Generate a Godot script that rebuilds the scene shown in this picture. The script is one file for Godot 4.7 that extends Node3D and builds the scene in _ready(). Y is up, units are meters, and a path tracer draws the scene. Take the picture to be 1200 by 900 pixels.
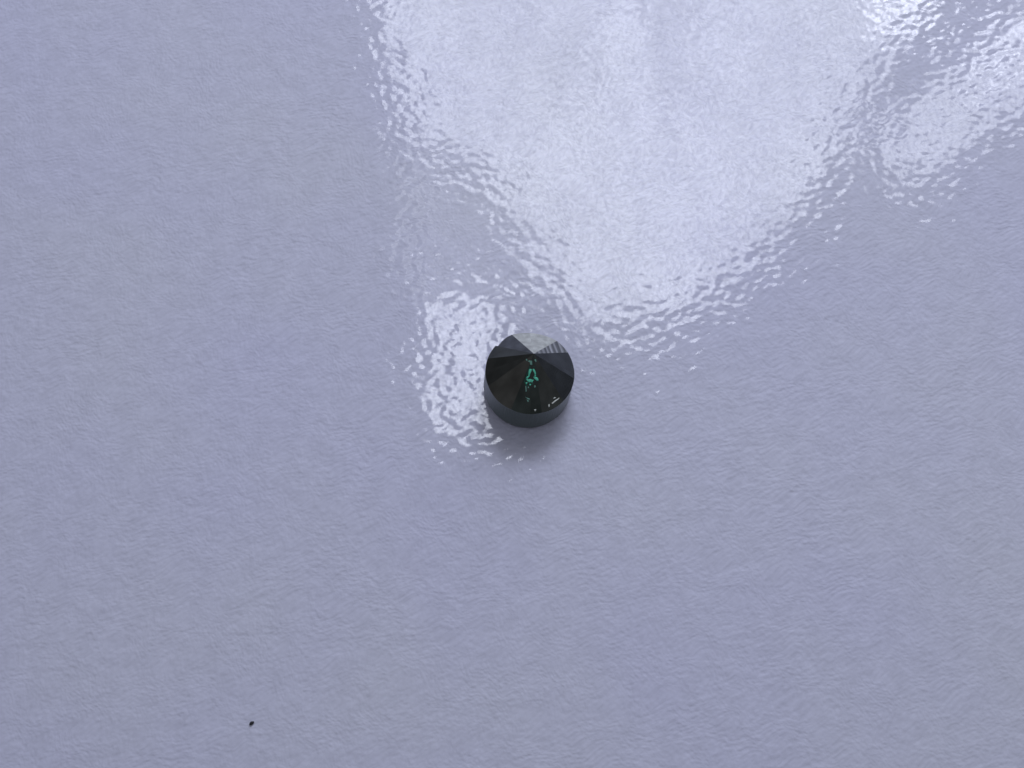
extends Node3D
# A small dark green gemstone lying table down on a glossy, film covered lavender sheet.
# Lengths inside the builders are millimetres (MM turns them into metres).
const MM := 0.001
const DIAMETER := 6.5
const RADIUS := 3.25
const CULET := 6.595          # height of the pointed tip above the gem's base
const RIM := 3.25             # height of the facet corners on the girdle
const EDGES := [-155.0, -111.0, -72.0, -51.0, -24.0, 37.7, 59.0, 97.0, 132.0, 165.0, 205.0]   # facet edges, degrees from away-from-camera
var M := {}

func _ready():
	# ---------------------------------------------------------------- camera
	var cam := Camera3D.new()
	cam.name = "camera"
	cam.fov = 26.2545
	cam.near = 0.01
	cam.far = 20.0
	cam.position = Vector3(-1.0862, 113.302, 47.5976) * MM
	cam.rotation_degrees = Vector3(-67.0, 0, 0)
	add_child(cam)
	cam.current = true
	# ---------------------------------------------------------------- air and exposure: the dim room round the close-up
	var env := Environment.new()
	env.background_mode = Environment.BG_COLOR
	env.background_color = Color(0.22, 0.225, 0.24).linear_to_srgb()
	env.background_energy_multiplier = 1.0
	env.tonemap_mode = Environment.TONE_MAPPER_LINEAR
	env.tonemap_exposure = 0.97
	env.sdfgi_enabled = true
	env.ssao_enabled = true
	env.ssil_enabled = true
	var we := WorldEnvironment.new()
	we.name = "environment"
	we.environment = env
	add_child(we)
	# ---------------------------------------------------------------- window light: panes with bars between, as unseen strips shaped and graded to their glare
	var cool := Color(0.93, 0.95, 1.0)
	for p in [   # where, along, width, height, energy
		[Vector3(-28.9, 202.8, -171.0), Vector3(0.9970, -0.0634, 0.0438), 3.7, 4.3, 2.37],
		[Vector3(-28.7, 194.3, -185.6), Vector3(0.9970, -0.0617, 0.0467), 3.7, 29.3, 2.52],
		[Vector3(-25.2, 209.2, -159.6), Vector3(0.9970, -0.0647, 0.0416), 3.7, 13.2, 2.35],
		[Vector3(-25.0, 196.2, -181.7), Vector3(0.9970, -0.0621, 0.0460), 3.7, 37.9, 2.52],
		[Vector3(-21.4, 209.5, -158.5), Vector3(0.9970, -0.0648, 0.0414), 3.7, 15.3, 2.36],
		[Vector3(-21.2, 196.0, -181.5), Vector3(0.9970, -0.0621, 0.0460), 3.7, 37.9, 2.52],
		[Vector3(-17.7, 213.9, -150.4), Vector3(0.9970, -0.0658, 0.0398), 3.8, 1.0, 2.12],
		[Vector3(-17.6, 209.5, -157.9), Vector3(0.9970, -0.0649, 0.0413), 3.7, 16.4, 2.37],
		[Vector3(-17.5, 195.8, -181.3), Vector3(0.9970, -0.0621, 0.0460), 3.7, 37.8, 2.52],
		[Vector3(-13.9, 212.0, -153.1), Vector3(0.9970, -0.0654, 0.0404), 3.7, 11.8, 2.33],
		[Vector3(-13.8, 204.9, -165.2), Vector3(0.9970, -0.0640, 0.0428), 3.7, 16.2, 2.27],
		[Vector3(-13.7, 196.7, -179.2), Vector3(0.9970, -0.0624, 0.0456), 3.7, 16.1, 1.97],
		[Vector3(-13.7, 189.3, -191.8), Vector3(0.9970, -0.0609, 0.0482), 3.7, 13.1, 2.12],
		[Vector3(-10.1, 212.3, -152.0), Vector3(0.9970, -0.0655, 0.0402), 3.7, 13.8, 2.34],
		[Vector3(-10.0, 204.6, -165.0), Vector3(0.9970, -0.0640, 0.0428), 3.7, 16.2, 2.27],
		[Vector3(-10.0, 196.4, -179.0), Vector3(0.9970, -0.0624, 0.0456), 3.7, 16.1, 1.97],
		[Vector3(-9.9, 189.0, -191.6), Vector3(0.9970, -0.0609, 0.0482), 3.7, 13.1, 2.12],
		[Vector3(-6.3, 217.4, -142.6), Vector3(0.9970, -0.0666, 0.0383), 3.7, 2.4, 2.57],
		[Vector3(-6.3, 212.7, -150.8), Vector3(0.9970, -0.0657, 0.0400), 3.7, 16.4, 2.36],
		[Vector3(-6.3, 204.4, -164.9), Vector3(0.9970, -0.0640, 0.0428), 3.7, 16.2, 2.27],
		[Vector3(-6.3, 196.2, -178.8), Vector3(0.9970, -0.0624, 0.0456), 3.7, 16.0, 1.97],
		[Vector3(-6.2, 188.8, -191.4), Vector3(0.9970, -0.0609, 0.0482), 3.7, 13.1, 2.12],
		[Vector3(-2.5, 216.8, -143.1), Vector3(0.9970, -0.0666, 0.0384), 3.7, 16.4, 2.71],
		[Vector3(-2.5, 208.5, -157.3), Vector3(0.9970, -0.0649, 0.0413), 3.7, 16.3, 2.37],
		[Vector3(-2.5, 200.3, -171.3), Vector3(0.9970, -0.0632, 0.0441), 3.7, 16.1, 1.97],
		[Vector3(-2.5, 192.1, -185.2), Vector3(0.9970, -0.0616, 0.0469), 3.7, 15.9, 2.37],
		[Vector3(-2.5, 186.7, -194.5), Vector3(0.9970, -0.0605, 0.0488), 3.7, 5.5, 2.52],
		[Vector3(1.3, 222.3, -133.1), Vector3(0.9970, -0.0677, 0.0365), 3.7, 6.2, 2.37],
		[Vector3(1.2, 216.6, -142.9), Vector3(0.9970, -0.0666, 0.0384), 3.7, 16.5, 2.71],
		[Vector3(1.2, 208.3, -157.1), Vector3(0.9970, -0.0649, 0.0413), 3.7, 16.3, 2.37],
		[Vector3(1.2, 200.1, -171.1), Vector3(0.9970, -0.0632, 0.0441), 3.7, 16.1, 1.97],
		[Vector3(1.2, 191.9, -185.0), Vector3(0.9970, -0.0616, 0.0469), 3.7, 15.9, 2.37],
		[Vector3(1.2, 186.5, -194.3), Vector3(0.9970, -0.0605, 0.0488), 3.7, 5.5, 2.52],
		[Vector3(5.1, 223.5, -130.5), Vector3(0.9970, -0.0680, 0.0360), 3.7, 11.8, 2.37],
		[Vector3(5.0, 216.3, -142.8), Vector3(0.9970, -0.0666, 0.0384), 3.7, 16.5, 2.71],
		[Vector3(5.0, 208.0, -157.0), Vector3(0.9970, -0.0649, 0.0413), 3.7, 16.3, 2.37],
		[Vector3(5.0, 199.8, -171.0), Vector3(0.9970, -0.0632, 0.0441), 3.7, 16.1, 1.97],
		[Vector3(4.9, 191.7, -184.8), Vector3(0.9970, -0.0616, 0.0469), 3.7, 15.9, 2.37],
		[Vector3(4.9, 186.2, -194.1), Vector3(0.9970, -0.0605, 0.0488), 3.7, 5.5, 2.52],
		[Vector3(8.9, 226.6, -124.8), Vector3(0.9970, -0.0687, 0.0348), 3.7, 9.2, 2.62],
		[Vector3(8.8, 220.0, -135.9), Vector3(0.9970, -0.0674, 0.0371), 3.7, 16.5, 2.52],
		[Vector3(8.8, 211.7, -150.2), Vector3(0.9970, -0.0657, 0.0400), 3.7, 16.4, 2.76],
		[Vector3(8.7, 203.4, -164.2), Vector3(0.9970, -0.0640, 0.0428), 3.7, 16.2, 1.92],
		[Vector3(8.7, 195.3, -178.2), Vector3(0.9970, -0.0624, 0.0456), 3.7, 16.0, 2.12],
		[Vector3(8.6, 187.9, -190.7), Vector3(0.9970, -0.0609, 0.0482), 3.7, 13.0, 2.52],
		[Vector3(12.7, 227.6, -122.4), Vector3(0.9970, -0.0689, 0.0344), 3.7, 14.4, 2.62],
		[Vector3(12.6, 219.8, -135.8), Vector3(0.9970, -0.0674, 0.0371), 3.7, 16.5, 2.52],
		[Vector3(12.5, 211.4, -150.0), Vector3(0.9970, -0.0657, 0.0400), 3.7, 16.3, 2.76],
		[Vector3(12.4, 203.2, -164.1), Vector3(0.9970, -0.0640, 0.0428), 3.7, 16.2, 1.92],
		[Vector3(12.4, 195.0, -178.0), Vector3(0.9970, -0.0624, 0.0456), 3.7, 16.0, 2.12],
		[Vector3(12.3, 187.7, -190.6), Vector3(0.9970, -0.0609, 0.0482), 3.6, 13.0, 2.52],
		[Vector3(16.5, 232.9, -112.8), Vector3(0.9970, -0.0701, 0.0325), 3.8, 2.9, 2.52],
		[Vector3(16.5, 227.9, -121.3), Vector3(0.9970, -0.0691, 0.0342), 3.7, 16.7, 2.62],
		[Vector3(16.4, 219.5, -135.6), Vector3(0.9970, -0.0674, 0.0371), 3.7, 16.5, 2.52],
		[Vector3(16.3, 211.2, -149.9), Vector3(0.9970, -0.0657, 0.0400), 3.7, 16.3, 2.76],
		[Vector3(16.2, 202.9, -163.9), Vector3(0.9970, -0.0640, 0.0428), 3.7, 16.1, 1.92],
		[Vector3(16.1, 194.8, -177.8), Vector3(0.9970, -0.0624, 0.0456), 3.7, 16.0, 2.12],
		[Vector3(16.0, 187.5, -190.4), Vector3(0.9970, -0.0609, 0.0482), 3.6, 13.0, 2.52],
		[Vector3(20.3, 230.4, -116.5), Vector3(0.9970, -0.0696, 0.0332), 3.7, 9.8, 2.27],
		[Vector3(20.2, 223.7, -127.9), Vector3(0.9970, -0.0683, 0.0355), 3.7, 16.6, 2.77],
		[Vector3(20.0, 207.1, -156.2), Vector3(0.9970, -0.0649, 0.0412), 3.7, 48.8, 2.67],
		[Vector3(19.7, 190.8, -184.1), Vector3(0.9970, -0.0616, 0.0469), 3.6, 15.9, 1.77],
		[Vector3(19.6, 185.3, -193.4), Vector3(0.9970, -0.0605, 0.0488), 3.6, 5.5, 2.02],
		[Vector3(24.1, 229.8, -116.9), Vector3(0.9970, -0.0695, 0.0333), 3.7, 8.5, 2.27],
		[Vector3(24.0, 223.4, -127.8), Vector3(0.9970, -0.0683, 0.0355), 3.7, 16.6, 2.77],
		[Vector3(23.7, 206.9, -156.0), Vector3(0.9970, -0.0649, 0.0412), 3.7, 48.8, 2.67],
		[Vector3(23.4, 190.5, -184.0), Vector3(0.9970, -0.0616, 0.0469), 3.6, 15.9, 1.77],
		[Vector3(23.3, 185.1, -193.2), Vector3(0.9970, -0.0605, 0.0488), 3.6, 5.5, 2.02],
		[Vector3(27.8, 229.2, -117.3), Vector3(0.9970, -0.0695, 0.0335), 3.7, 7.2, 2.27],
		[Vector3(27.7, 223.2, -127.6), Vector3(0.9970, -0.0683, 0.0355), 3.7, 16.6, 2.77],
		[Vector3(27.4, 206.7, -155.9), Vector3(0.9970, -0.0649, 0.0412), 3.7, 48.7, 2.67],
		[Vector3(27.1, 190.3, -183.8), Vector3(0.9970, -0.0616, 0.0469), 3.6, 15.8, 1.77],
		[Vector3(27.0, 184.9, -193.1), Vector3(0.9970, -0.0605, 0.0488), 3.6, 5.5, 2.02],
		[Vector3(31.6, 226.4, -121.6), Vector3(0.9970, -0.0690, 0.0343), 3.7, 14.8, 2.92],
		[Vector3(31.4, 218.5, -135.1), Vector3(0.9970, -0.0674, 0.0371), 3.7, 16.5, 2.62],
		[Vector3(31.2, 210.2, -149.3), Vector3(0.9970, -0.0657, 0.0400), 3.7, 16.3, 2.76],
		[Vector3(31.0, 202.0, -163.3), Vector3(0.9970, -0.0640, 0.0428), 3.7, 16.1, 1.92],
		[Vector3(30.9, 193.9, -177.1), Vector3(0.9970, -0.0624, 0.0456), 3.6, 15.9, 1.62],
		[Vector3(30.7, 186.6, -189.7), Vector3(0.9970, -0.0609, 0.0482), 3.6, 13.0, 1.77],
		[Vector3(35.3, 225.8, -122.0), Vector3(0.9970, -0.0689, 0.0344), 3.7, 13.5, 2.92],
		[Vector3(35.1, 218.2, -134.9), Vector3(0.9970, -0.0674, 0.0371), 3.7, 16.4, 2.62],
		[Vector3(34.9, 210.0, -149.1), Vector3(0.9970, -0.0657, 0.0400), 3.7, 16.3, 2.76],
		[Vector3(34.7, 201.8, -163.1), Vector3(0.9970, -0.0640, 0.0428), 3.7, 16.1, 1.92],
		[Vector3(34.5, 193.7, -177.0), Vector3(0.9970, -0.0624, 0.0456), 3.6, 15.9, 1.62],
		[Vector3(34.4, 186.3, -189.5), Vector3(0.9970, -0.0609, 0.0482), 3.6, 13.0, 1.77],
		[Vector3(39.1, 225.3, -122.4), Vector3(0.9970, -0.0688, 0.0346), 3.7, 12.2, 2.92],
		[Vector3(38.9, 218.0, -134.8), Vector3(0.9970, -0.0674, 0.0371), 3.7, 16.4, 2.62],
		[Vector3(38.6, 209.7, -149.0), Vector3(0.9970, -0.0657, 0.0400), 3.7, 16.3, 2.76],
		[Vector3(38.4, 201.5, -163.0), Vector3(0.9970, -0.0640, 0.0428), 3.6, 16.1, 1.92],
		[Vector3(38.2, 193.4, -176.8), Vector3(0.9970, -0.0624, 0.0456), 3.6, 15.9, 1.62],
		[Vector3(38.0, 186.1, -189.3), Vector3(0.9970, -0.0609, 0.0482), 3.6, 12.9, 1.77],
		[Vector3(42.9, 226.9, -119.0), Vector3(0.9970, -0.0692, 0.0339), 3.7, 2.1, 2.62],
		[Vector3(42.7, 222.2, -127.1), Vector3(0.9970, -0.0683, 0.0355), 3.7, 16.5, 2.37],
		[Vector3(42.5, 213.8, -141.3), Vector3(0.9970, -0.0666, 0.0384), 3.7, 16.3, 2.71],
		[Vector3(42.2, 205.6, -155.4), Vector3(0.9970, -0.0649, 0.0413), 3.7, 16.2, 2.27],
		[Vector3(42.0, 197.5, -169.3), Vector3(0.9970, -0.0632, 0.0441), 3.6, 16.0, 2.52],
		[Vector3(41.8, 189.4, -183.1), Vector3(0.9970, -0.0616, 0.0469), 3.6, 15.8, 1.97],
		[Vector3(41.6, 184.0, -192.3), Vector3(0.9970, -0.0605, 0.0488), 3.6, 5.5, 2.21],
		[Vector3(46.6, 226.2, -119.6), Vector3(0.9970, -0.0691, 0.0341), 3.7, 0.4, 2.62],
		[Vector3(46.5, 221.9, -127.0), Vector3(0.9970, -0.0683, 0.0355), 3.7, 16.5, 2.37],
		[Vector3(46.2, 213.6, -141.2), Vector3(0.9970, -0.0666, 0.0384), 3.7, 16.3, 2.71],
		[Vector3(45.9, 205.4, -155.3), Vector3(0.9970, -0.0649, 0.0413), 3.6, 16.1, 2.27],
		[Vector3(45.7, 197.2, -169.2), Vector3(0.9970, -0.0632, 0.0441), 3.6, 16.0, 2.52],
		[Vector3(45.4, 189.2, -182.9), Vector3(0.9970, -0.0616, 0.0469), 3.6, 15.8, 1.97],
		[Vector3(45.2, 183.8, -192.2), Vector3(0.9970, -0.0605, 0.0488), 3.6, 5.5, 2.21],
		[Vector3(50.2, 220.8, -128.3), Vector3(0.9970, -0.0681, 0.0358), 3.7, 13.1, 2.37],
		[Vector3(49.9, 213.3, -141.1), Vector3(0.9970, -0.0666, 0.0384), 3.7, 16.3, 2.71],
		[Vector3(49.6, 205.1, -155.1), Vector3(0.9970, -0.0649, 0.0413), 3.6, 16.1, 2.27],
		[Vector3(49.3, 197.0, -169.0), Vector3(0.9970, -0.0632, 0.0441), 3.6, 16.0, 2.52],
		[Vector3(49.1, 189.0, -182.8), Vector3(0.9970, -0.0616, 0.0469), 3.6, 15.8, 1.97],
		[Vector3(48.9, 183.6, -192.0), Vector3(0.9970, -0.0605, 0.0488), 3.6, 5.5, 2.21],
		[Vector3(53.8, 217.4, -133.5), Vector3(0.9970, -0.0674, 0.0369), 3.7, 18.0, 2.27],
		[Vector3(53.4, 208.7, -148.4), Vector3(0.9970, -0.0657, 0.0400), 3.6, 16.2, 2.46],
		[Vector3(52.9, 193.3, -174.8), Vector3(0.9970, -0.0625, 0.0453), 3.6, 44.9, 2.12],
		[Vector3(57.4, 216.2, -135.0), Vector3(0.9970, -0.0672, 0.0373), 3.7, 14.2, 2.27],
		[Vector3(57.1, 208.5, -148.2), Vector3(0.9970, -0.0657, 0.0400), 3.6, 16.2, 2.46],
		[Vector3(56.5, 193.1, -174.6), Vector3(0.9970, -0.0625, 0.0453), 3.6, 44.9, 2.12],
		[Vector3(61.1, 215.0, -136.5), Vector3(0.9970, -0.0671, 0.0376), 3.6, 10.4, 2.26],
		[Vector3(60.8, 208.2, -148.1), Vector3(0.9970, -0.0657, 0.0400), 3.6, 16.2, 2.46],
		[Vector3(60.2, 192.8, -174.5), Vector3(0.9970, -0.0625, 0.0453), 3.6, 44.8, 2.12],
		[Vector3(64.7, 211.9, -141.3), Vector3(0.9970, -0.0665, 0.0386), 3.6, 14.3, 2.85],
		[Vector3(64.3, 204.2, -154.5), Vector3(0.9970, -0.0649, 0.0413), 3.6, 16.1, 2.37],
		[Vector3(64.0, 196.1, -168.4), Vector3(0.9970, -0.0632, 0.0441), 3.6, 15.9, 2.12],
		[Vector3(63.5, 186.7, -184.5), Vector3(0.9970, -0.0613, 0.0474), 3.6, 21.3, 2.52],
		[Vector3(68.3, 210.4, -143.3), Vector3(0.9970, -0.0662, 0.0391), 3.6, 9.3, 2.82],
		[Vector3(68.0, 203.9, -154.3), Vector3(0.9970, -0.0649, 0.0413), 3.6, 16.1, 2.37],
		[Vector3(67.6, 195.8, -168.2), Vector3(0.9970, -0.0632, 0.0441), 3.6, 15.9, 2.12],
		[Vector3(67.2, 186.4, -184.3), Vector3(0.9970, -0.0613, 0.0474), 3.6, 21.2, 2.52],
		[Vector3(71.9, 208.5, -145.9), Vector3(0.9970, -0.0659, 0.0396), 3.6, 3.0, 2.78],
		[Vector3(71.6, 203.7, -154.2), Vector3(0.9970, -0.0649, 0.0413), 3.6, 16.1, 2.37],
		[Vector3(71.2, 195.6, -168.0), Vector3(0.9970, -0.0632, 0.0441), 3.6, 15.9, 2.12],
		[Vector3(70.8, 186.2, -184.1), Vector3(0.9970, -0.0613, 0.0474), 3.6, 21.2, 2.52],
		[Vector3(75.3, 204.6, -152.2), Vector3(0.9970, -0.0651, 0.0409), 3.6, 5.3, 2.29],
		[Vector3(74.9, 195.2, -168.2), Vector3(0.9970, -0.0632, 0.0442), 3.6, 31.8, 1.97],
		[Vector3(74.3, 183.9, -187.6), Vector3(0.9970, -0.0609, 0.0482), 3.6, 12.9, 1.86],
		[Vector3(78.5, 194.5, -168.9), Vector3(0.9970, -0.0631, 0.0444), 3.6, 29.9, 1.97],
		[Vector3(77.9, 183.7, -187.4), Vector3(0.9970, -0.0609, 0.0482), 3.5, 12.8, 1.86],
		[Vector3(82.0, 192.5, -171.7), Vector3(0.9970, -0.0627, 0.0450), 3.6, 22.9, 1.97],
		[Vector3(81.5, 183.5, -187.2), Vector3(0.9970, -0.0609, 0.0482), 3.5, 12.8, 1.86],
		[Vector3(85.3, 188.0, -178.8), Vector3(0.9970, -0.0619, 0.0465), 3.6, 31.9, 2.21],
		[Vector3(88.9, 186.9, -180.3), Vector3(0.9970, -0.0617, 0.0468), 3.5, 28.0, 2.21],
		[Vector3(92.4, 185.7, -181.8), Vector3(0.9970, -0.0615, 0.0471), 3.5, 24.2, 2.21],
		[Vector3(104.9, 199.8, -155.7), Vector3(0.8274, -0.3372, -0.4491), 55.1, 14.7, 2.10],
		[Vector3(112.6, 193.8, -168.9), Vector3(0.6928, -0.4098, -0.5934), 27.4, 6.4, 2.10],
		[Vector3(-10.8, 239.1, -106.4), Vector3(0.9931, -0.1110, -0.0380), 18.4, 30.0, 3.00],
		[Vector3(87.5, 193.1, -177.8), Vector3(-0.9128, 0.2641, 0.3114), 16.7, 10.4, 2.70],
		[Vector3(-23.4, 222.8, -136.0), Vector3(0.9970, -0.0675, 0.0369), 3.3, 36.8, 0.95],
		[Vector3(-20.0, 222.9, -135.4), Vector3(0.9970, -0.0676, 0.0368), 3.3, 35.2, 0.38],
		[Vector3(-16.6, 223.1, -134.6), Vector3(0.9970, -0.0676, 0.0366), 3.3, 33.2, 0.38],
		[Vector3(-13.3, 223.3, -133.8), Vector3(0.9970, -0.0677, 0.0365), 3.3, 31.1, 0.38],
		[Vector3(-9.9, 223.4, -132.9), Vector3(0.9970, -0.0678, 0.0363), 3.3, 29.1, 0.38],
		[Vector3(-6.6, 224.3, -131.0), Vector3(0.9970, -0.0680, 0.0360), 3.3, 24.4, 0.38],
		[Vector3(-3.2, 225.4, -128.6), Vector3(0.9970, -0.0683, 0.0355), 3.3, 18.7, 0.38],
		[Vector3(0.1, 226.5, -126.1), Vector3(0.9970, -0.0686, 0.0350), 3.3, 12.9, 0.38],
		[Vector3(3.5, 228.2, -122.8), Vector3(0.9970, -0.0689, 0.0344), 3.3, 9.5, 0.38],
		[Vector3(6.9, 229.7, -119.8), Vector3(0.9970, -0.0693, 0.0338), 3.3, 7.2, 0.38],
	]:
		light_rect("window_light", p[0], p[1], p[2], p[3], p[4], cool)
	# added unseen low light past the table, for a brightness gradient and raking relief
	light_rect("added_low_light", Vector3(120, 150, -240), Vector3(1, 0, 0.5), 260, 120, 0.42, cool, Vector3(-120, -150, 240))
	# ---------------------------------------------------------------- materials, surface, things
	materials()
	tabletop()
	gem()
	crumb()

func light_rect(called: String, at: Vector3, along: Vector3, w: float, h: float, energy: float, c: Color, towards := Vector3(-0.0769, -0.8601, 0.5043)):
	# a rectangle of light; it shines square on to the table's middle
	var l := AreaLight3D.new()
	l.name = called
	l.area_size = Vector2(w, h) * MM
	l.area_normalize_energy = false
	l.area_range = 6.0
	l.light_energy = energy
	l.light_color = c
	l.shadow_enabled = true
	var x := along.normalized()
	var z := -towards.normalized()
	z = (z - x * z.dot(x)).normalized()
	l.transform = Transform3D(Basis(x, z.cross(x), z), at * MM)
	add_child(l, true)

func noise(s: int, wave: float, octaves := 1, kind := FastNoiseLite.TYPE_SIMPLEX_SMOOTH) -> FastNoiseLite:
	var n := FastNoiseLite.new()
	n.seed = s
	n.noise_type = kind
	n.frequency = 1.0 / wave
	n.fractal_type = FastNoiseLite.FRACTAL_FBM if octaves > 1 else FastNoiseLite.FRACTAL_NONE
	n.fractal_octaves = octaves
	return n

func lin(r: float, g: float, b: float) -> Color:
	return Color(r, g, b).linear_to_srgb()

func materials():
	# the sheet: lavender paper with a fine tooth, under a clear smooth film
	var sheet := StandardMaterial3D.new()
	sheet.resource_name = "film_covered_paper"
	var tint := Image.create(1024, 1024, false, Image.FORMAT_RGB8)
	var broad := noise(3, 300, 3)
	var fine := noise(5, 5, 3)
	var mottled := noise(6, 22, 3)
	for y in 1024:
		for x in 1024:
			var a := broad.get_noise_2d(x, y)
			var b := fine.get_noise_2d(x * 0.8 + y * 0.35, y * 1.5 - x * 0.5)
			var k := 1.0 + 0.035 * b + 0.03 * mottled.get_noise_2d(x, y * 1.3)
			tint.set_pixel(x, y, Color((0.838 + 0.008 * a) * k, (0.846 + 0.010 * a) * k, (0.943 - 0.012 * a) * k))
	sheet.albedo_texture = ImageTexture.create_from_image(tint)
	# fibres lie in patches, some one way and some the other, with smooth places between
	var fibre_a := noise(11, 7, 4)
	var fibre_b := noise(12, 5.2, 4)
	var crease := noise(14, 30, 3)
	crease.fractal_type = FastNoiseLite.FRACTAL_RIDGED
	var where := noise(15, 130, 3)
	var wander := noise(16, 60, 2)
	var tooth := Image.create(1400, 1400, false, Image.FORMAT_RF)
	for y in 1400:
		for x in 1400:
			var m := where.get_noise_2d(x, y)
			var w := 10.0 * wander.get_noise_2d(x, y)
			var p := x + w
			var q := y - w
			var h := 0.5
			h += (0.22 + 0.3 * clampf(m + 0.25, 0.0, 0.8)) * fibre_a.get_noise_2d(p * 0.45 - q * 0.25, q * 1.25 + p * 0.4)
			h += (0.16 + 0.3 * clampf(0.15 - m, 0.0, 0.8)) * fibre_b.get_noise_2d(p * 1.05, q * 0.9 - p * 0.5)
			h += 0.13 * crease.get_noise_2d(p * 0.8, q * 1.2)
			tooth.set_pixel(x, y, Color(h, h, h))
	sheet.heightmap_enabled = true
	sheet.heightmap_texture = ImageTexture.create_from_image(tooth)
	sheet.heightmap_scale = 0.0082
	sheet.roughness = 0.4
	sheet.metallic_specular = 0.2
	sheet.clearcoat_enabled = true
	sheet.clearcoat = 1.0
	sheet.clearcoat_roughness = 0.05
	# the film's gloss is uneven: fine dull and shiny flecks
	var gloss := Image.create(1024, 1024, false, Image.FORMAT_RGB8)
	var fleck := noise(13, 4.2, 3)
	var bands := noise(17, 40, 2)
	for y in 1024:
		for x in 1024:
			var v := clampf(0.80 + 0.55 * fleck.get_noise_2d(x * 1.25 + y * 0.2, y * 0.55 - x * 0.1) + 0.14 * bands.get_noise_2d(x * 1.3, y * 0.6), 0.12, 1.0)
			gloss.set_pixel(x, y, Color(v, v, v))
	sheet.clearcoat_texture = ImageTexture.create_from_image(gloss)
	M.sheet = sheet
	# the stone: dark and opaque to the eye, with the strong reflection of a gem
	var polish := noise(21, 9, 3).get_seamless_image(256, 256)
	var pt := ImageTexture.create_from_image(polish)
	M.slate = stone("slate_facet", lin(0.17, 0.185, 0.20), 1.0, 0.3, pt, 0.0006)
	M.facets = []  # dark facets toned down one by one in place of dark reflections
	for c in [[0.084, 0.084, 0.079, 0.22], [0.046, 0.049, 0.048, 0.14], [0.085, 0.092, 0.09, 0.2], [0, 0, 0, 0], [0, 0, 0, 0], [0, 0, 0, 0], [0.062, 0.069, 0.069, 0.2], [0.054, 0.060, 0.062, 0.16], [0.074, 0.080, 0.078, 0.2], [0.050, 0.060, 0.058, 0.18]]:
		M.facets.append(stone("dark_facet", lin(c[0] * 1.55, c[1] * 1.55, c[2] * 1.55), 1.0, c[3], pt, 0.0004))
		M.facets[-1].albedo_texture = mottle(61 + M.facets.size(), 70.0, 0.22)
	M.glare_facet = stone("painted_glare_facet", lin(0.66, 0.69, 0.69), 0.15, 0.42, pt, 0.002)  # reflected and transmitted light put into this facet's pale colour
	M.glare_facet.albedo_texture = mottle(71, 30.0, 0.2)
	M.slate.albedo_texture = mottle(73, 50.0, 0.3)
	M.girdle = stone("bruted_girdle", lin(0.056, 0.078, 0.075), 0.0, 0.3, pt, 0.002)
	M.crown = stone("crown", lin(0.04, 0.045, 0.05), 0.0, 0.3, pt, 0.001)
	M.teal = stone("teal_glint", lin(0.22, 0.95, 0.70), 0.9, 0.4, pt, 0.002)  # glints from inside the stone, put into the colour of small chips
	M.grey_teal = stone("grey_glint", lin(0.26, 0.52, 0.45), 0.8, 0.45, pt, 0.002)
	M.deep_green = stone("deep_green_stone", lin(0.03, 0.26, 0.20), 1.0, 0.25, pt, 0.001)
	M.nick = stone("white_nick", lin(0.8, 0.85, 0.82), 0.3, 0.5, pt, 0.002)
	# polish lines on one small facet
	var lines := Image.create(256, 256, false, Image.FORMAT_RGB8)
	var wob := noise(31, 40, 2)
	for y in 256:
		for x in 256:
			var v := 0.5 + 0.5 * sin((x + 18.0 * wob.get_noise_2d(x * 0.3, y * 0.15)) * TAU * 8.0 / 256.0)
			v = lerpf(v, 0.5 + 0.5 * wob.get_noise_2d(x * 2.0, 7.0), 0.45)
			lines.set_pixel(x, y, Color(v, v, v))
	var ribbed := stone("polish_lined_facet", Color.WHITE, 0.9, 0.4, pt, 0.0006)
	var ramp := lines.duplicate()
	for y in 256:
		for x in 256:
			var v: float = lines.get_pixel(x, y).r
			ramp.set_pixel(x, y, lin(0.12 + 0.6 * v * v, 0.13 + 0.62 * v * v, 0.14 + 0.64 * v * v))
	ribbed.albedo_texture = ImageTexture.create_from_image(ramp)
	M.ribbed = ribbed
	M.crumb = stone("black_grit", lin(0.012, 0.012, 0.018), 0.0, 0.6, pt, 0.002)

func mottle(s: int, wave: float, depth: float) -> ImageTexture:
	# cloudy unevenness inside the stone: a grey between 1 - depth and 1
	var im := Image.create(128, 128, false, Image.FORMAT_RGB8)
	var n := noise(s, wave, 4)
	for y in 128:
		for x in 128:
			var v := clampf(1.0 - depth * (0.5 - 0.8 * n.get_noise_2d(x, y)), 0.0, 1.0)
			im.set_pixel(x, y, Color(v, v, v))
	return ImageTexture.create_from_image(im)

func stone(called: String, c: Color, metal: float, rough: float, relief: Texture2D, depth: float) -> StandardMaterial3D:
	var m := StandardMaterial3D.new()
	m.resource_name = called
	m.albedo_color = c
	m.metallic = metal
	m.roughness = rough
	m.heightmap_enabled = true
	m.heightmap_texture = relief
	m.heightmap_scale = depth
	return m

# ------------------------------------------------------------------ the sheet
var swell: FastNoiseLite
var buckle: FastNoiseLite
var pimple: FastNoiseLite
var pebble: FastNoiseLite
var grain: FastNoiseLite
var patch: FastNoiseLite

func film_height(x: float, z: float) -> float:
	# millimetres; slopes of less than a hundredth are enough to break a reflection up
	var h := 0.012 * swell.get_noise_2d(x, z)
	h += 0.0060 * buckle.get_noise_2d(x, z * 0.8)
	var rough := 0.65 + 0.5 * patch.get_noise_2d(x, z)
	h += rough * 0.0080 * pimple.get_noise_2d(x * 0.9 + z * 0.25, z * 1.2)
	h += rough * 0.0058 * pebble.get_noise_2d(x, z * 1.15)
	h += 0.0002 * grain.get_noise_2d(x, z)
	return h

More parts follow.
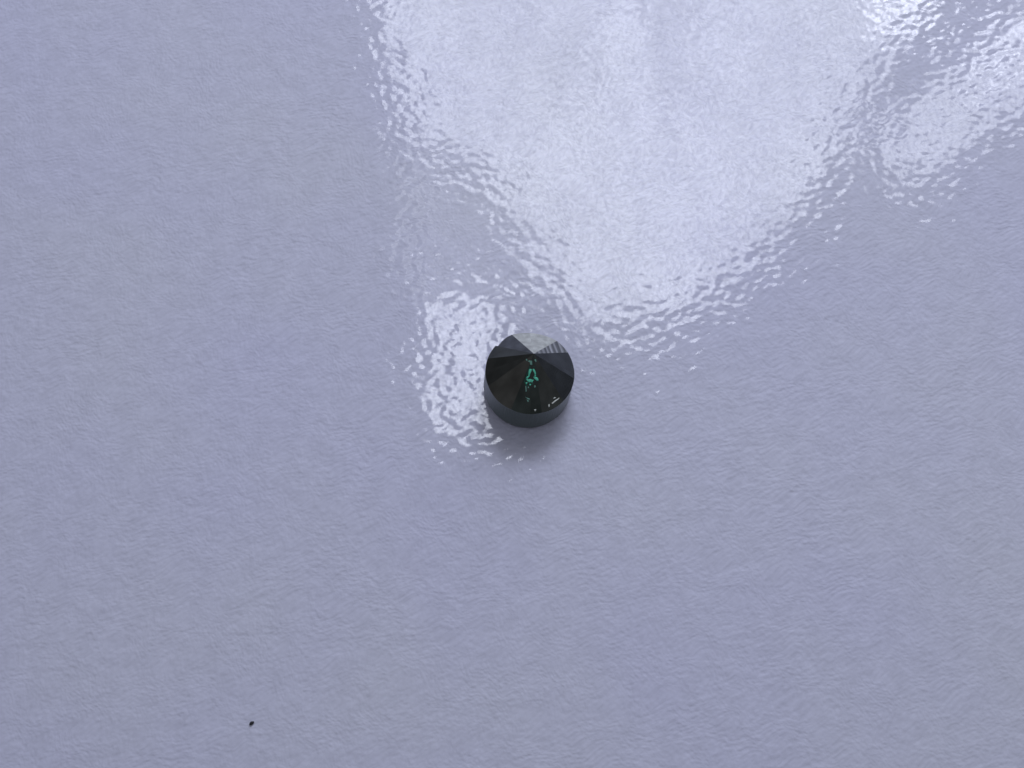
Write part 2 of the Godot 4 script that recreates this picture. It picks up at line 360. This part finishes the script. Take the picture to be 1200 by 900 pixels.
func axis(lo: float, hi: float, step: float, far: float) -> PackedFloat32Array:
	var inner := PackedFloat32Array()
	var n := int(round((hi - lo) / step))
	for i in n + 1:
		inner.append(lo + (hi - lo) * i / n)
	var before := PackedFloat32Array()
	var after := PackedFloat32Array()
	var s := step
	var a := lo
	var b := hi
	while s < far * 0.4 and (a > -far or b < far):
		s *= 1.5
		a -= s
		b += s
		before.append(a)
		after.append(b)
	before.reverse()
	before.append_array(inner)
	before.append_array(after)
	return before

func tabletop():
	swell = noise(41, 26, 2)
	buckle = noise(43, 4.2, 2)
	pimple = noise(47, 1.75, 2)
	pebble = noise(53, 0.86, 1)
	grain = noise(61, 0.36, 1)
	patch = noise(59, 9, 2)
	var xs := axis(-45.5, 43.5, 0.11, 260)
	var zs := axis(-37.0, 30.5, 0.11, 260)
	var nx := xs.size()
	var nz := zs.size()
	var h := PackedFloat64Array()
	h.resize(nx * nz)
	for j in nz:
		for i in nx:
			h[j * nx + i] = film_height(xs[i], zs[j])
	var v := PackedVector3Array()
	var n := PackedVector3Array()
	var uv := PackedVector2Array()
	v.resize(nx * nz)
	n.resize(nx * nz)
	uv.resize(nx * nz)
	for j in nz:
		var j0 := maxi(j - 1, 0)
		var j1 := mini(j + 1, nz - 1)
		for i in nx:
			var i0 := maxi(i - 1, 0)
			var i1 := mini(i + 1, nx - 1)
			var k := j * nx + i
			v[k] = Vector3(xs[i], h[k], zs[j]) * MM
			var gx := (h[j * nx + i1] - h[j * nx + i0]) / (xs[i1] - xs[i0])
			var gz := (h[j1 * nx + i] - h[j0 * nx + i]) / (zs[j1] - zs[j0])
			n[k] = Vector3(-gx, 1.0, -gz).normalized()
			uv[k] = Vector2(xs[i] + 50.0, zs[j] + 45.0) / 102.4
	var ix := PackedInt32Array()
	ix.resize((nx - 1) * (nz - 1) * 6)
	var w := 0
	for j in nz - 1:
		for i in nx - 1:
			var a := j * nx + i
			ix[w] = a
			ix[w + 1] = a + 1
			ix[w + 2] = a + nx
			ix[w + 3] = a + 1
			ix[w + 4] = a + nx + 1
			ix[w + 5] = a + nx
			w += 6
	var arrays := []
	arrays.resize(Mesh.ARRAY_MAX)
	arrays[Mesh.ARRAY_VERTEX] = v
	arrays[Mesh.ARRAY_NORMAL] = n
	arrays[Mesh.ARRAY_TEX_UV] = uv
	arrays[Mesh.ARRAY_INDEX] = ix
	var mesh := ArrayMesh.new()
	mesh.add_surface_from_arrays(Mesh.PRIMITIVE_TRIANGLES, arrays)
	var o := MeshInstance3D.new()
	o.name = "tabletop"
	o.mesh = mesh
	o.material_override = M.sheet
	o.set_meta("kind", "structure")
	o.set_meta("label", "pale lavender tabletop sheet under a glossy, finely wrinkled clear film")
	add_child(o)

# ------------------------------------------------------------------ the gemstone
func facet_of(a: float) -> int:
	a = fposmod(a + 155.0, 360.0) - 155.0
	for i in 10:
		if a >= EDGES[i] and a < EDGES[i + 1]:
			return i
	return 9

func slope_height(i: int, a: float, rho: float) -> float:
	# height of facet i at azimuth a (degrees) and distance rho from the axis
	var mid: float = deg_to_rad((EDGES[i] + EDGES[i + 1]) / 2.0)
	var half: float = deg_to_rad((EDGES[i + 1] - EDGES[i]) / 2.0)
	var bend := 1.0 + 0.4 * (cos(deg_to_rad(a) - mid) / cos(half) - 1.0)
	return CULET - (CULET - RIM) * rho / RADIUS * bend

func rim_radius(a: float) -> float:
	# one chip is missing from the girdle at the far left
	a = fposmod(a + 155.0, 360.0) - 155.0
	if a > -51.0 and a < -29.0:
		return RADIUS * lerpf(0.935, 1.0, clampf((a + 51.0) / 20.0, 0.0, 1.0))
	return RADIUS

func around(a: float, rho: float, y: float) -> Vector3:
	return Vector3(sin(deg_to_rad(a)) * rho, y, -cos(deg_to_rad(a)) * rho) * MM

func tri(st: SurfaceTool, a: Vector3, b: Vector3, c: Vector3, out: Vector3):
	# flat triangle whose front looks along out
	var n := (b - a).cross(c - a)
	if n.dot(out) < 0.0:
		var t := b
		b = c
		c = t
		n = -n
	n = n.normalized()
	for p in [a, c, b]:
		st.set_normal(n)
		st.set_uv(Vector2(p.x, p.z) / MM * 0.3)
		st.add_vertex(p)

func part(called: String, st: SurfaceTool, m: Material, parent: Node3D, label := "") -> MeshInstance3D:
	var o := MeshInstance3D.new()
	o.name = called
	o.mesh = st.commit()
	o.material_override = m
	if label:
		o.set_meta("label", label)
	parent.add_child(o, true)
	return o

func begin() -> SurfaceTool:
	var st := SurfaceTool.new()
	st.begin(Mesh.PRIMITIVE_TRIANGLES)
	return st

func gem():
	var g := Node3D.new()
	g.name = "gemstone"
	add_child(g)
	g.rotation_degrees = Vector3(0, 0, -4.0)
	g.position = Vector3(0, 0.10, 0) * MM
	g.set_meta("label", "small round dark green faceted gemstone lying point up on the glossy sheet")
	g.set_meta("category", "gemstone")
	var looks := [M.facets[0], M.facets[1], M.facets[2], M.slate, M.glare_facet, M.ribbed, M.facets[6], M.facets[7], M.facets[8], M.facets[9]]
	var said := {3: "slate grey facet with a chipped rim", 4: "far side facet with pale reflected light painted in", 5: "narrow facet with light diagonal polish lines"}
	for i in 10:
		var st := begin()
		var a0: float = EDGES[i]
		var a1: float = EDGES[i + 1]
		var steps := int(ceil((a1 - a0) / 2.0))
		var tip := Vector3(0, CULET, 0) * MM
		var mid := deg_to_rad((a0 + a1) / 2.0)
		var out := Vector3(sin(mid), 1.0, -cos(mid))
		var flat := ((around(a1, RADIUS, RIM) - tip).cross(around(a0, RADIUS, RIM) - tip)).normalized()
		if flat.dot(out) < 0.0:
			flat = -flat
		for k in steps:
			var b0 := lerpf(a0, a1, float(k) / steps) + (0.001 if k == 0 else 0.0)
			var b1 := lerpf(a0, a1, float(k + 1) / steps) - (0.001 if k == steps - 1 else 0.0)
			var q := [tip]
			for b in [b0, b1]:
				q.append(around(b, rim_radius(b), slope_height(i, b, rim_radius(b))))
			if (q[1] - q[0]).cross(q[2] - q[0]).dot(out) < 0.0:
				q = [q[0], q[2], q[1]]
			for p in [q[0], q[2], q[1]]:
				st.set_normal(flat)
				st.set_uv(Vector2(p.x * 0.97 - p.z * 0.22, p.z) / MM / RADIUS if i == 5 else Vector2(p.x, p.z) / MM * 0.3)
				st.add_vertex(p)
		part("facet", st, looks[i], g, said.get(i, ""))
	# girdle: the tall matt band round the stone
	var band := begin()
	var low := 0.55
	for k in 180:
		var a := -155.0 + k * 2.0 + 0.0005
		var b := a + 2.0 - 0.001
		var p := around(a, rim_radius(a), slope_height(facet_of(a), a, rim_radius(a)))
		var q := around(b, rim_radius(b), slope_height(facet_of(b), b, rim_radius(b)))
		var r := around(a, RADIUS * 0.995, low)
		var s := around(b, RADIUS * 0.995, low)
		var out := around(a + 1.0, 1.0, 0.0)
		tri(band, p, q, r, out)
		tri(band, q, s, r, out)
	part("girdle", band, M.girdle, g)
	# crown: the short bevel down to the flat table on which it lies
	var under := begin()
	for k in 60:
		var a := k * 6.0
		var b := a + 6.0
		var out := around(a + 3.0, 1.0, -1.0)
		tri(under, around(a, RADIUS * 0.995, low), around(b, RADIUS * 0.995, low), around(a, RADIUS * 0.95, 0.0), out)
		tri(under, around(b, RADIUS * 0.995, low), around(b, RADIUS * 0.95, 0.0), around(a, RADIUS * 0.95, 0.0), out)
		tri(under, around(a, RADIUS * 0.95, 0.0), around(b, RADIUS * 0.95, 0.0), Vector3.ZERO, Vector3.DOWN)
	part("crown", under, M.crown, g)
	# green internal reflections painted in as coloured chips on the near facets, and small white nicks by the rim
	part("green_patch", chip([-0.221, 0.648, 0.082, 0.664, 0.356, 0.971, 0.350, 1.301, 0.039, 1.633, -0.380, 1.721, -0.548, 1.483, -0.425, 1.120], 0.0, 0.004), M.deep_green, g, "painted deep green glow near the tip")
	for f in [
		[-0.223, 0.760, -0.044, 0.771, -0.107, 0.953, -0.194, 1.129, -0.299, 1.075, -0.279, 0.897],
		[-0.033, 0.738, 0.070, 0.762, 0.180, 0.948, 0.234, 1.098, 0.163, 1.147, 0.064, 0.977, -0.009, 0.877],
		[-0.434, 1.273, -0.292, 1.164, -0.221, 1.217, -0.330, 1.316],
		[0.023, 1.181, 0.169, 1.228, 0.398, 1.289, 0.446, 1.413, 0.323, 1.438, 0.143, 1.330],
		[-0.325, 1.380, -0.111, 1.321, 0.041, 1.409, -0.129, 1.524, -0.246, 1.535],
		[-0.447, 1.542, -0.315, 1.508, -0.342, 1.597, -0.423, 1.633],
		[-0.299, 1.062, -0.185, 1.116, -0.210, 1.225, -0.297, 1.177],
		[0.155, 1.139, 0.240, 1.093, 0.244, 1.225, 0.127, 1.209],
		[-0.431, 1.304, -0.324, 1.309, -0.247, 1.433, -0.310, 1.495, -0.396, 1.416],
		[-0.092, 1.516, 0.034, 1.404, 0.097, 1.382, 0.019, 1.549],
		[-0.188, 1.625, -0.072, 1.601, -0.065, 1.690, -0.166, 1.702]]:
		part("glint_chip", chip(f, 0.55, 0.012), M.teal, g)
	for f in [
		[-0.395, 0.349, -0.108, 0.307, -0.068, 0.599, -0.202, 0.595, -0.245, 0.448],
		[-0.471, 1.669, -0.403, 1.685, -0.350, 2.019, -0.416, 2.030],
		[-0.296, 1.764, -0.212, 1.753, -0.189, 1.830, -0.273, 1.841],
		[0.156, 1.699, 0.258, 1.683, 0.283, 1.785, 0.183, 1.814],
		[-0.528, 0.196, -0.440, 0.193, -0.422, 0.314, -0.476, 0.314],
		[0.042, 0.296, 0.181, 0.290, 0.225, 0.406, 0.139, 0.428],
		[-0.424, 2.320, -0.082, 2.416, -0.137, 2.486, -0.234, 2.425],
		[-0.324, 2.438, -0.134, 2.532, -0.220, 2.601]]:
		part("glint_chip", chip(f, 0.3, 0.010), M.grey_teal, g)
	for f in [
		[1.515, 2.504, 1.779, 2.286, 2.092, 2.055, 2.065, 2.146, 1.804, 2.355, 1.601, 2.527],
		[1.610, 2.203, 1.766, 2.102, 1.833, 2.127, 1.689, 2.211],
		[1.280, 2.657, 1.363, 2.551, 1.401, 2.709, 1.328, 2.770],
		[0.260, 2.991, 0.431, 2.972, 0.343, 3.105]]:
		part("nick", chip(f, 0.5, 0.012), M.nick, g, "whitish nick near the rim")

func chip(f: Array, tilt: float, proud: float) -> SurfaceTool:
	# a little raised step for a glint or nick: an outline on the facets, its top turned a share of the way towards level
	var st := begin()
	var pts := []
	var mid := Vector3.ZERO
	for k in f.size() / 2:
		var a := rad_to_deg(atan2(f[k * 2], -f[k * 2 + 1]))
		var rho := Vector2(f[k * 2], f[k * 2 + 1]).length()
		a = fposmod(a + 155.0, 360.0) - 155.0
		var p := around(a, rho, slope_height(facet_of(a), a, rho))
		pts.append(p)
		mid += p
	mid /= pts.size()
	var top := []
	var lift := 0.0
	for p in pts:
		var y: float = lerpf(p.y, mid.y, tilt)
		lift = maxf(lift, p.y - y)
		top.append(Vector3(p.x, y, p.z))
	lift = lift * 0.5 + proud * MM
	for k in top.size():
		top[k] += Vector3(0, lift, 0)
	var crest := mid + Vector3(0, lift + proud * MM * (2.0 if tilt > 0.0 else 0.0), 0)
	for k in top.size():
		var j := (k + 1) % top.size()
		var side: Vector3 = (top[k] + top[j]) / 2.0 - crest
		tri(st, crest, top[k], top[j], Vector3.UP)
		var down := Vector3(0, -0.02 * MM, 0)
		tri(st, top[k], top[j], pts[k] + down, side)
		tri(st, top[j], pts[j] + down, pts[k] + down, side)
	return st

# ------------------------------------------------------------------ the crumb
func crumb():
	var st := begin()
	var rng := RandomNumberGenerator.new()
	rng.seed = 8
	var rings := []
	for i in 6:
		var t := PI * i / 5.0
		var ring := []
		for k in 9:
			var a := TAU * k / 9.0
			var wob := rng.randf_range(0.8, 1.15)
			ring.append(Vector3(sin(t) * cos(a) * 0.20 * wob, cos(t) * 0.11 + 0.09, sin(t) * sin(a) * 0.12 * wob) * MM)
		rings.append(ring)
	for i in 5:
		for k in 9:
			var j := (k + 1) % 9
			var out: Vector3 = rings[i][k] + rings[i + 1][j] - Vector3(0, 0.18, 0) * MM
			tri(st, rings[i][k], rings[i][j], rings[i + 1][k], out)
			tri(st, rings[i][j], rings[i + 1][j], rings[i + 1][k], out)
	var o := part("crumb", st, M.crumb, self, "tiny black crumb of grit lying alone on the lavender sheet near the photo's lower left")
	o.position = Vector3(-18.98, 0.0, 24.86) * MM
	o.position.y = film_height(-18.98, 24.86) * MM
	o.rotation_degrees.y = 40.0
	o.set_meta("category", "crumb")
